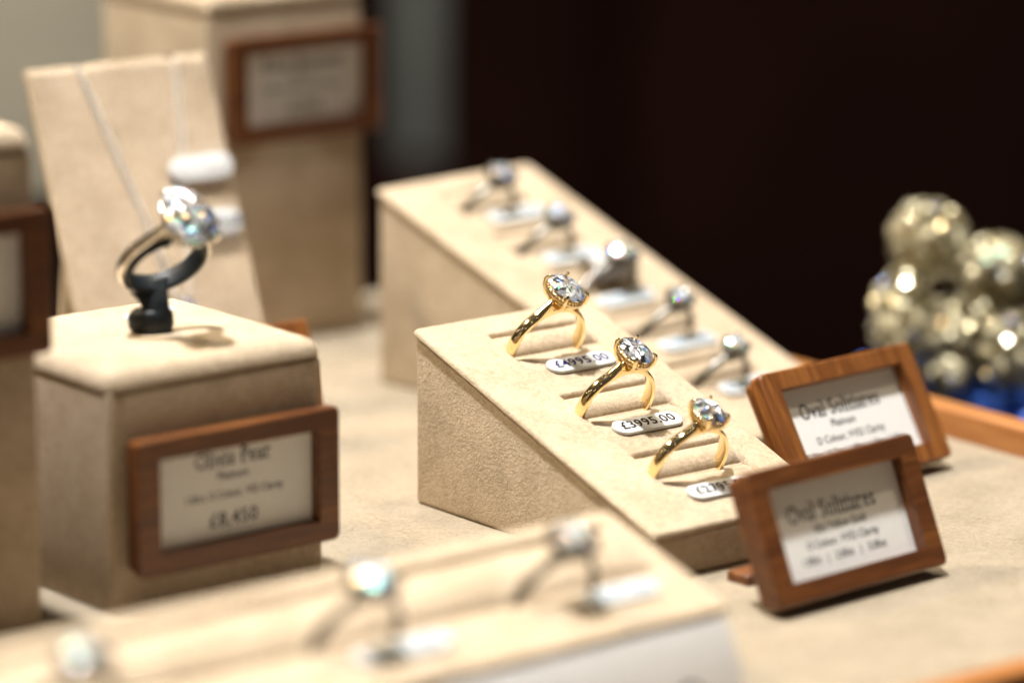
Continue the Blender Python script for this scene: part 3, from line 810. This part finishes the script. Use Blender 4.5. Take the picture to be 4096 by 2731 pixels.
strand((NW-9.4, 84.6, 0), (NW-18.5, 30, 0), .8, 'chain', .12)
for hx in (NW-34.2, NW-9.6):
    mb = MB(); pts = [(hx, 84.6, .4), (hx, 85.9, -.2), (hx, 86.0, -2.2), (hx, 84.5, -3.7)]
    mb.tube(pts, .3, 6)
    mb.build('chain_over_edge', M['plat'], nk, smooth=True)
pd = MB()
brilliant(pd, 2.6, 3.4, 0, .3); 
o = pd.build('pendant', M['dia'], nk); o.location = Vector((NW-20, 26.5, 2.4))*S
# its two tags
for x0, yv, txt, lab in ((NW-17.0, 58.6, '', 'blank white tag on the upper right of the necklace panel'), (NW-15.0, 45.6, '£1295.00', 'white price tag behind the clip ring on the necklace panel')):
    make_tag(nm @ Matrix.Translation(Vector((x0, yv, .9))*S) @ Matrix.Rotation(R(1), 4, 'Z'), lab, txt, Wt=16.5 if txt == '' else 13.8, Ht=6.2, th=1.1, ink='inkg', size=3.6, cat_group='tags on the necklace panel')

# ================================================================== black clip with pear ring
X_, Y_ = P3(LA)
cb = Vector((LX, LY, LH))+X_*26.8-Y_*24.4
# camera basis
cr_ = cam.matrix_world.to_3x3(); cR, cU, cT = cr_.col[0], cr_.col[1], cr_.col[2]
e2 = (cR*.40+cU*.59+cT*.70).normalized(); e1 = (cR*.86+cU*.14-cT*.50); e1 = (e1-e2*e1.dot(e2)).normalized()
nrm = e1.cross(e2)                                    # ring axis; ring local: x=e1, z=e2, y = z cross x
RC = Vector((-67.6, 760.5, 0)); RC = cb+Vector((2.9, -3.4, 15.3))
rm = frame(RC, e1, e2.cross(e1), e2)
clip = thing('ring_clip', TR(cb.x, cb.y, LH, 0), 'glossy black plastic ring clip standing in the left block', 'ring clip')
inv = clip.matrix_world.inverted()
def toclip(p): return (inv @ (Vector(p)*S))/S
# loop of the clip inside the ring
mb = MB(); ax_y = e2.cross(e1); n = 60; vs = []; fs = []
for i in range(n+1):
    th = R(18)+(R(324))*i/n                            # open at the head
    dr = e1*math.sin(th)+e2*math.cos(th)
    for rr, yy in ((8.45, -2.0), (8.5, 0), (8.45, 2.0), (7.3, 2.0), (7.15, 0), (7.3, -2.0)):
        vs.append(toclip(RC+dr*rr+ax_y*yy))
for i in range(n):
    for j in range(6): fs.append((i*6+j, i*6+(j+1) % 6, (i+1)*6+(j+1) % 6, (i+1)*6+j))
fs += [(0, 1, 2, 3, 4, 5), tuple(n*6+j for j in range(5, -1, -1))]
mb.add(vs, fs); mb.build('clip_loop', M['black'], clip, bevel=.4, seg=3, smooth=True)
# hook tips
for th in (R(18), R(-18)):
    dr = e1*math.sin(th)+e2*math.cos(th)
    m2 = MB(); a0 = toclip(RC+dr*7.6); a1 = toclip(RC+dr*5.2-ax_y*.5)
    m2.tube([a0, a0.lerp(a1, .5), a1], [1.5, 1.2, .5], 10, 1.0, up=tuple(ax_y)); m2.build('clip_tip', M['black'], clip, smooth=True)
# S-shaped strip stem from loop bottom to the block
low = RC-e2*7.9
stem_pts = [low-e2*.7, Vector(cb)+Vector((.3, .2, 7.2)), Vector(cb)+Vector((.9, -.7, 4.9)), Vector(cb)+Vector((.9, -.5, 2.4)), Vector(cb)+Vector((.5, 0, .6)), Vector(cb)+Vector((.3, 0, -1.2))]
# smooth with Catmull-Rom
def crom(P, n=6):
    out = []; P = [P[0]]+P+[P[-1]]
    for i in range(1, len(P)-2):
        for k in range(n):
            t_ = k/n; a, b, c, d = P[i-1:i+3]
            out.append(.5*((2*b)+(c-a)*t_+(2*a-5*b+4*c-d)*t_*t_+(3*b-a-3*c+d)*t_**3))
    out.append(P[-2]); return out
sp = crom(stem_pts); vs = []; fs = []; sideA = cR
for i, p in enumerate(sp):
    t_ = (sp[min(i+1, len(sp)-1)]-sp[max(i-1, 0)]).normalized(); sd_ = sideA; th_ = t_.cross(sd_).normalized(); sd_ = th_.cross(t_).normalized()
    f = i/(len(sp)-1); wd = [4.6, 3.7, 3.3, 3.5, 4.3, 4.5][min(5, int(f*5.99))]
    g_ = f*5; k0 = int(min(4, g_)); wl = [3.9, 2.9, 2.6, 3.1, 3.5, 3.5]; wd = wl[k0]+(wl[k0+1]-wl[k0])*(g_-k0)
    for a, b in ((-1, -.8), (-.9, -1.1), (.9, -1.1), (1, -.8), (1, .8), (.9, 1.1), (-.9, 1.1), (-1, .8)):
        vs.append(toclip(p+sd_*a*wd+th_*b*1.05))
for i in range(len(sp)-1):
    for j in range(8): fs.append((i*8+j, i*8+(j+1) % 8, (i+1)*8+(j+1) % 8, (i+1)*8+j))
fs += [tuple(range(8)), tuple((len(sp)-1)*8+j for j in range(7, -1, -1))]
MB().add(vs, fs).build('clip_stem', M['black'], clip, smooth=True, auto=50)
# round plug in the block
m3 = MB(); m3.tube([(0, 0, -1.5), (0, 0, .6), (-.1, 0, 1.4), (-.3, 0, 3.6), (-.5, 0, 4.5), (-.5, 0, 4.8)], [4.0, 4.0, 4.5, 4.5, 3.9, 2.9], 28, .62, up=(0, 1, 0)); m3.build('clip_base', M['black'], clip, smooth=True, auto=50)
make_ring(rm, 'platinum ring with a big pear diamond held by the black clip', None, M['platb'], 5.5, 7.2, pear=.3, hz=13.9, rin=8.6, width=1.1, pave=False, dia='diap')
# folded paper tag behind the clip
tb = Vector((LX, LY, LH+.9))+X_*39-Y_*31
tm = frame(tb+Vector((0, 0, 1.4)), cR*1.0-cT*.25, (cR*.25+cT*1.0).cross(Vector((0, 0, 0))) if False else Vector((0, .75, .66)), (0, 0, 1)) if False else None
tX1 = (X_*.94-Y_*.34).normalized(); tup = (Vector((0, 0, 1))*.30-Y_*.9); tup = (tup-tX1*tup.dot(tX1)).normalized()
tb2 = Vector((LX, LY, LH+.55))+X_*27-Y_*33
make_tag(frame(tb2, tX1, tup, tX1.cross(tup)), 'small white paper tag lying behind the black clip', '', Wt=15, Ht=4.2, th=.5, cat_group=None)

# ================================================================== background pieces
gb = thing('back_board', TR(-260, 1150, -6, .30), 'greige board in the top left corner, far out of focus', 'board')
MB().box((-60, 0, -2), (205, 8, 400)).build('board_panel', M['greige'], gb, bevel=1)
pp = thing('pale_panel', TR(-64, 1900, -899, .0), 'pale grey green upright panel blurred in the dark shop', 'panel')
MB().box((10, 0, 772), (28, 12, 1500)).build('panel_board', M['pale'], pp, bevel=1)
MB().box((0, -3, 0), (40, 15, 771.5)).build('panel_plinth', M['wall'], pp, bevel=1)

# crystal figurine -----------------------------------------------------------
m, nt, out = new_mat('crystal beads')
p = glitter(nt, (.50, .43, .25), (.95, .87, .62), 430, 1.0, .22, .05, .5, (.80, .73, .50))
gl = nt.nodes.new('ShaderNodeBsdfGlass'); gl.inputs['IOR'].default_value = 1.5; gl.inputs['Color'].default_value = (1, .95, .82, 1); gl.inputs['Roughness'].default_value = .05
mx = nt.nodes.new('ShaderNodeMixShader'); mx.inputs[0].default_value = .6; nt.links.new(gl.outputs[0], mx.inputs[1]); nt.links.new(p.outputs[0], mx.inputs[2]); nt.links.new(mx.outputs[0], out.inputs[0])
M['crystal'] = m
cam_inv = cam.matrix_world.inverted()
def at(px, py, z_):                                  # point on the sight line, distance in mm
    vx = (px-1176)/9239.3; vy = -(py-784)/9239.3
    return (cam.matrix_world @ (Vector((vx, vy, -1))*z_*S))/S
cf = thing('crystal_figurine', TR(104, 944, -40, 0), 'glittering gold and clear crystal figurine on blue cloth at the right edge', 'figurine')
def facets(mb, c, r, nf, sq=(1, 1, 1)):
    """a lump covered with small cut stones"""
    for k in range(nf):
        zc = 1-2*(k+.5)/nf; rr = math.sqrt(1-zc*zc); ph = k*2.39996
        n_ = Vector((rr*math.cos(ph), rr*math.sin(ph), zc)); pos = Vector((c[0]+n_.x*r*sq[0], c[1]+n_.y*r*sq[1], c[2]+n_.z*r*sq[2]))
        n2_ = (n_+Vector((random.gauss(0, .28), random.gauss(0, .28), random.gauss(0, .28)))).normalized()
        q_ = n2_.to_track_quat('Z', 'Y').to_matrix().to_4x4(); sz = r*1.9/math.sqrt(nf)*random.uniform(.85, 1.25)
        vs = [(0, 0, -sz*.5)]; fs = []
        vs += [(math.cos(R(60*j))*sz, math.sin(R(60*j))*sz, 0) for j in range(6)]
        vs += [(math.cos(R(60*j+30))*sz*.55, math.sin(R(60*j+30))*sz*.55, sz*.35) for j in range(6)]
        fs.append(tuple(range(7, 13)))
        for j in range(6):
            fs += [(0, 1+(j+1) % 6, 1+j), (1+j, 1+(j+1) % 6, 7+j), (7+j, 1+(j+1) % 6, 7+(j+1) % 6)]
        mb.add(vs, fs, Matrix.Translation(pos) @ q_)
O_ = Vector((104, 944, -40))
for nm_, px, py, z_, r, nf, sq in (('head', 2112, 552, 968, 9.0, 46, (1, 1, 1)), ('arm', 2262, 618, 964, 8.2, 40, (1.15, 1, .9)), ('ear', 2050, 700, 960, 7.0, 34, (.95, 1, 1.1)),
                                 ('belly', 2180, 760, 966, 10.5, 70, (1.25, 1, .8)), ('paw', 2045, 765, 955, 6.2, 28, (1, 1, 1)), ('leg', 2300, 800, 962, 9.0, 44, (1.2, 1, 1)), ('foot', 2140, 865, 958, 5.2, 26, (1.2, 1, .9))):
    c = at(px+22, py, z_)-O_
    mb = MB(); facets(mb, c, r, nf, sq); mb.ball(c, r*.6, 10, 7, sq); mb.build(nm_, M['crystal'], cf)
    
cb_ = MB(); c = at(2200, 930, 962)-O_
for k in range(16):
    cb_.ball((c.x+random.uniform(-24, 26), c.y+random.uniform(-4, 14), c.z+random.uniform(-6, 5.5)), random.uniform(4, 7), 12, 8, (1.3, 1, .8))
c = at(1990, 835, 966)-O_; cb_.ball((c.x, c.y, c.z-1.5), 3.6, 12, 8)
cb_.box((c.x-2, c.y-10, 0), (c.x+50, c.y+16, c.z-6))
cb_.build('blue_base', M['blue'], cf, smooth=True, auto=60)
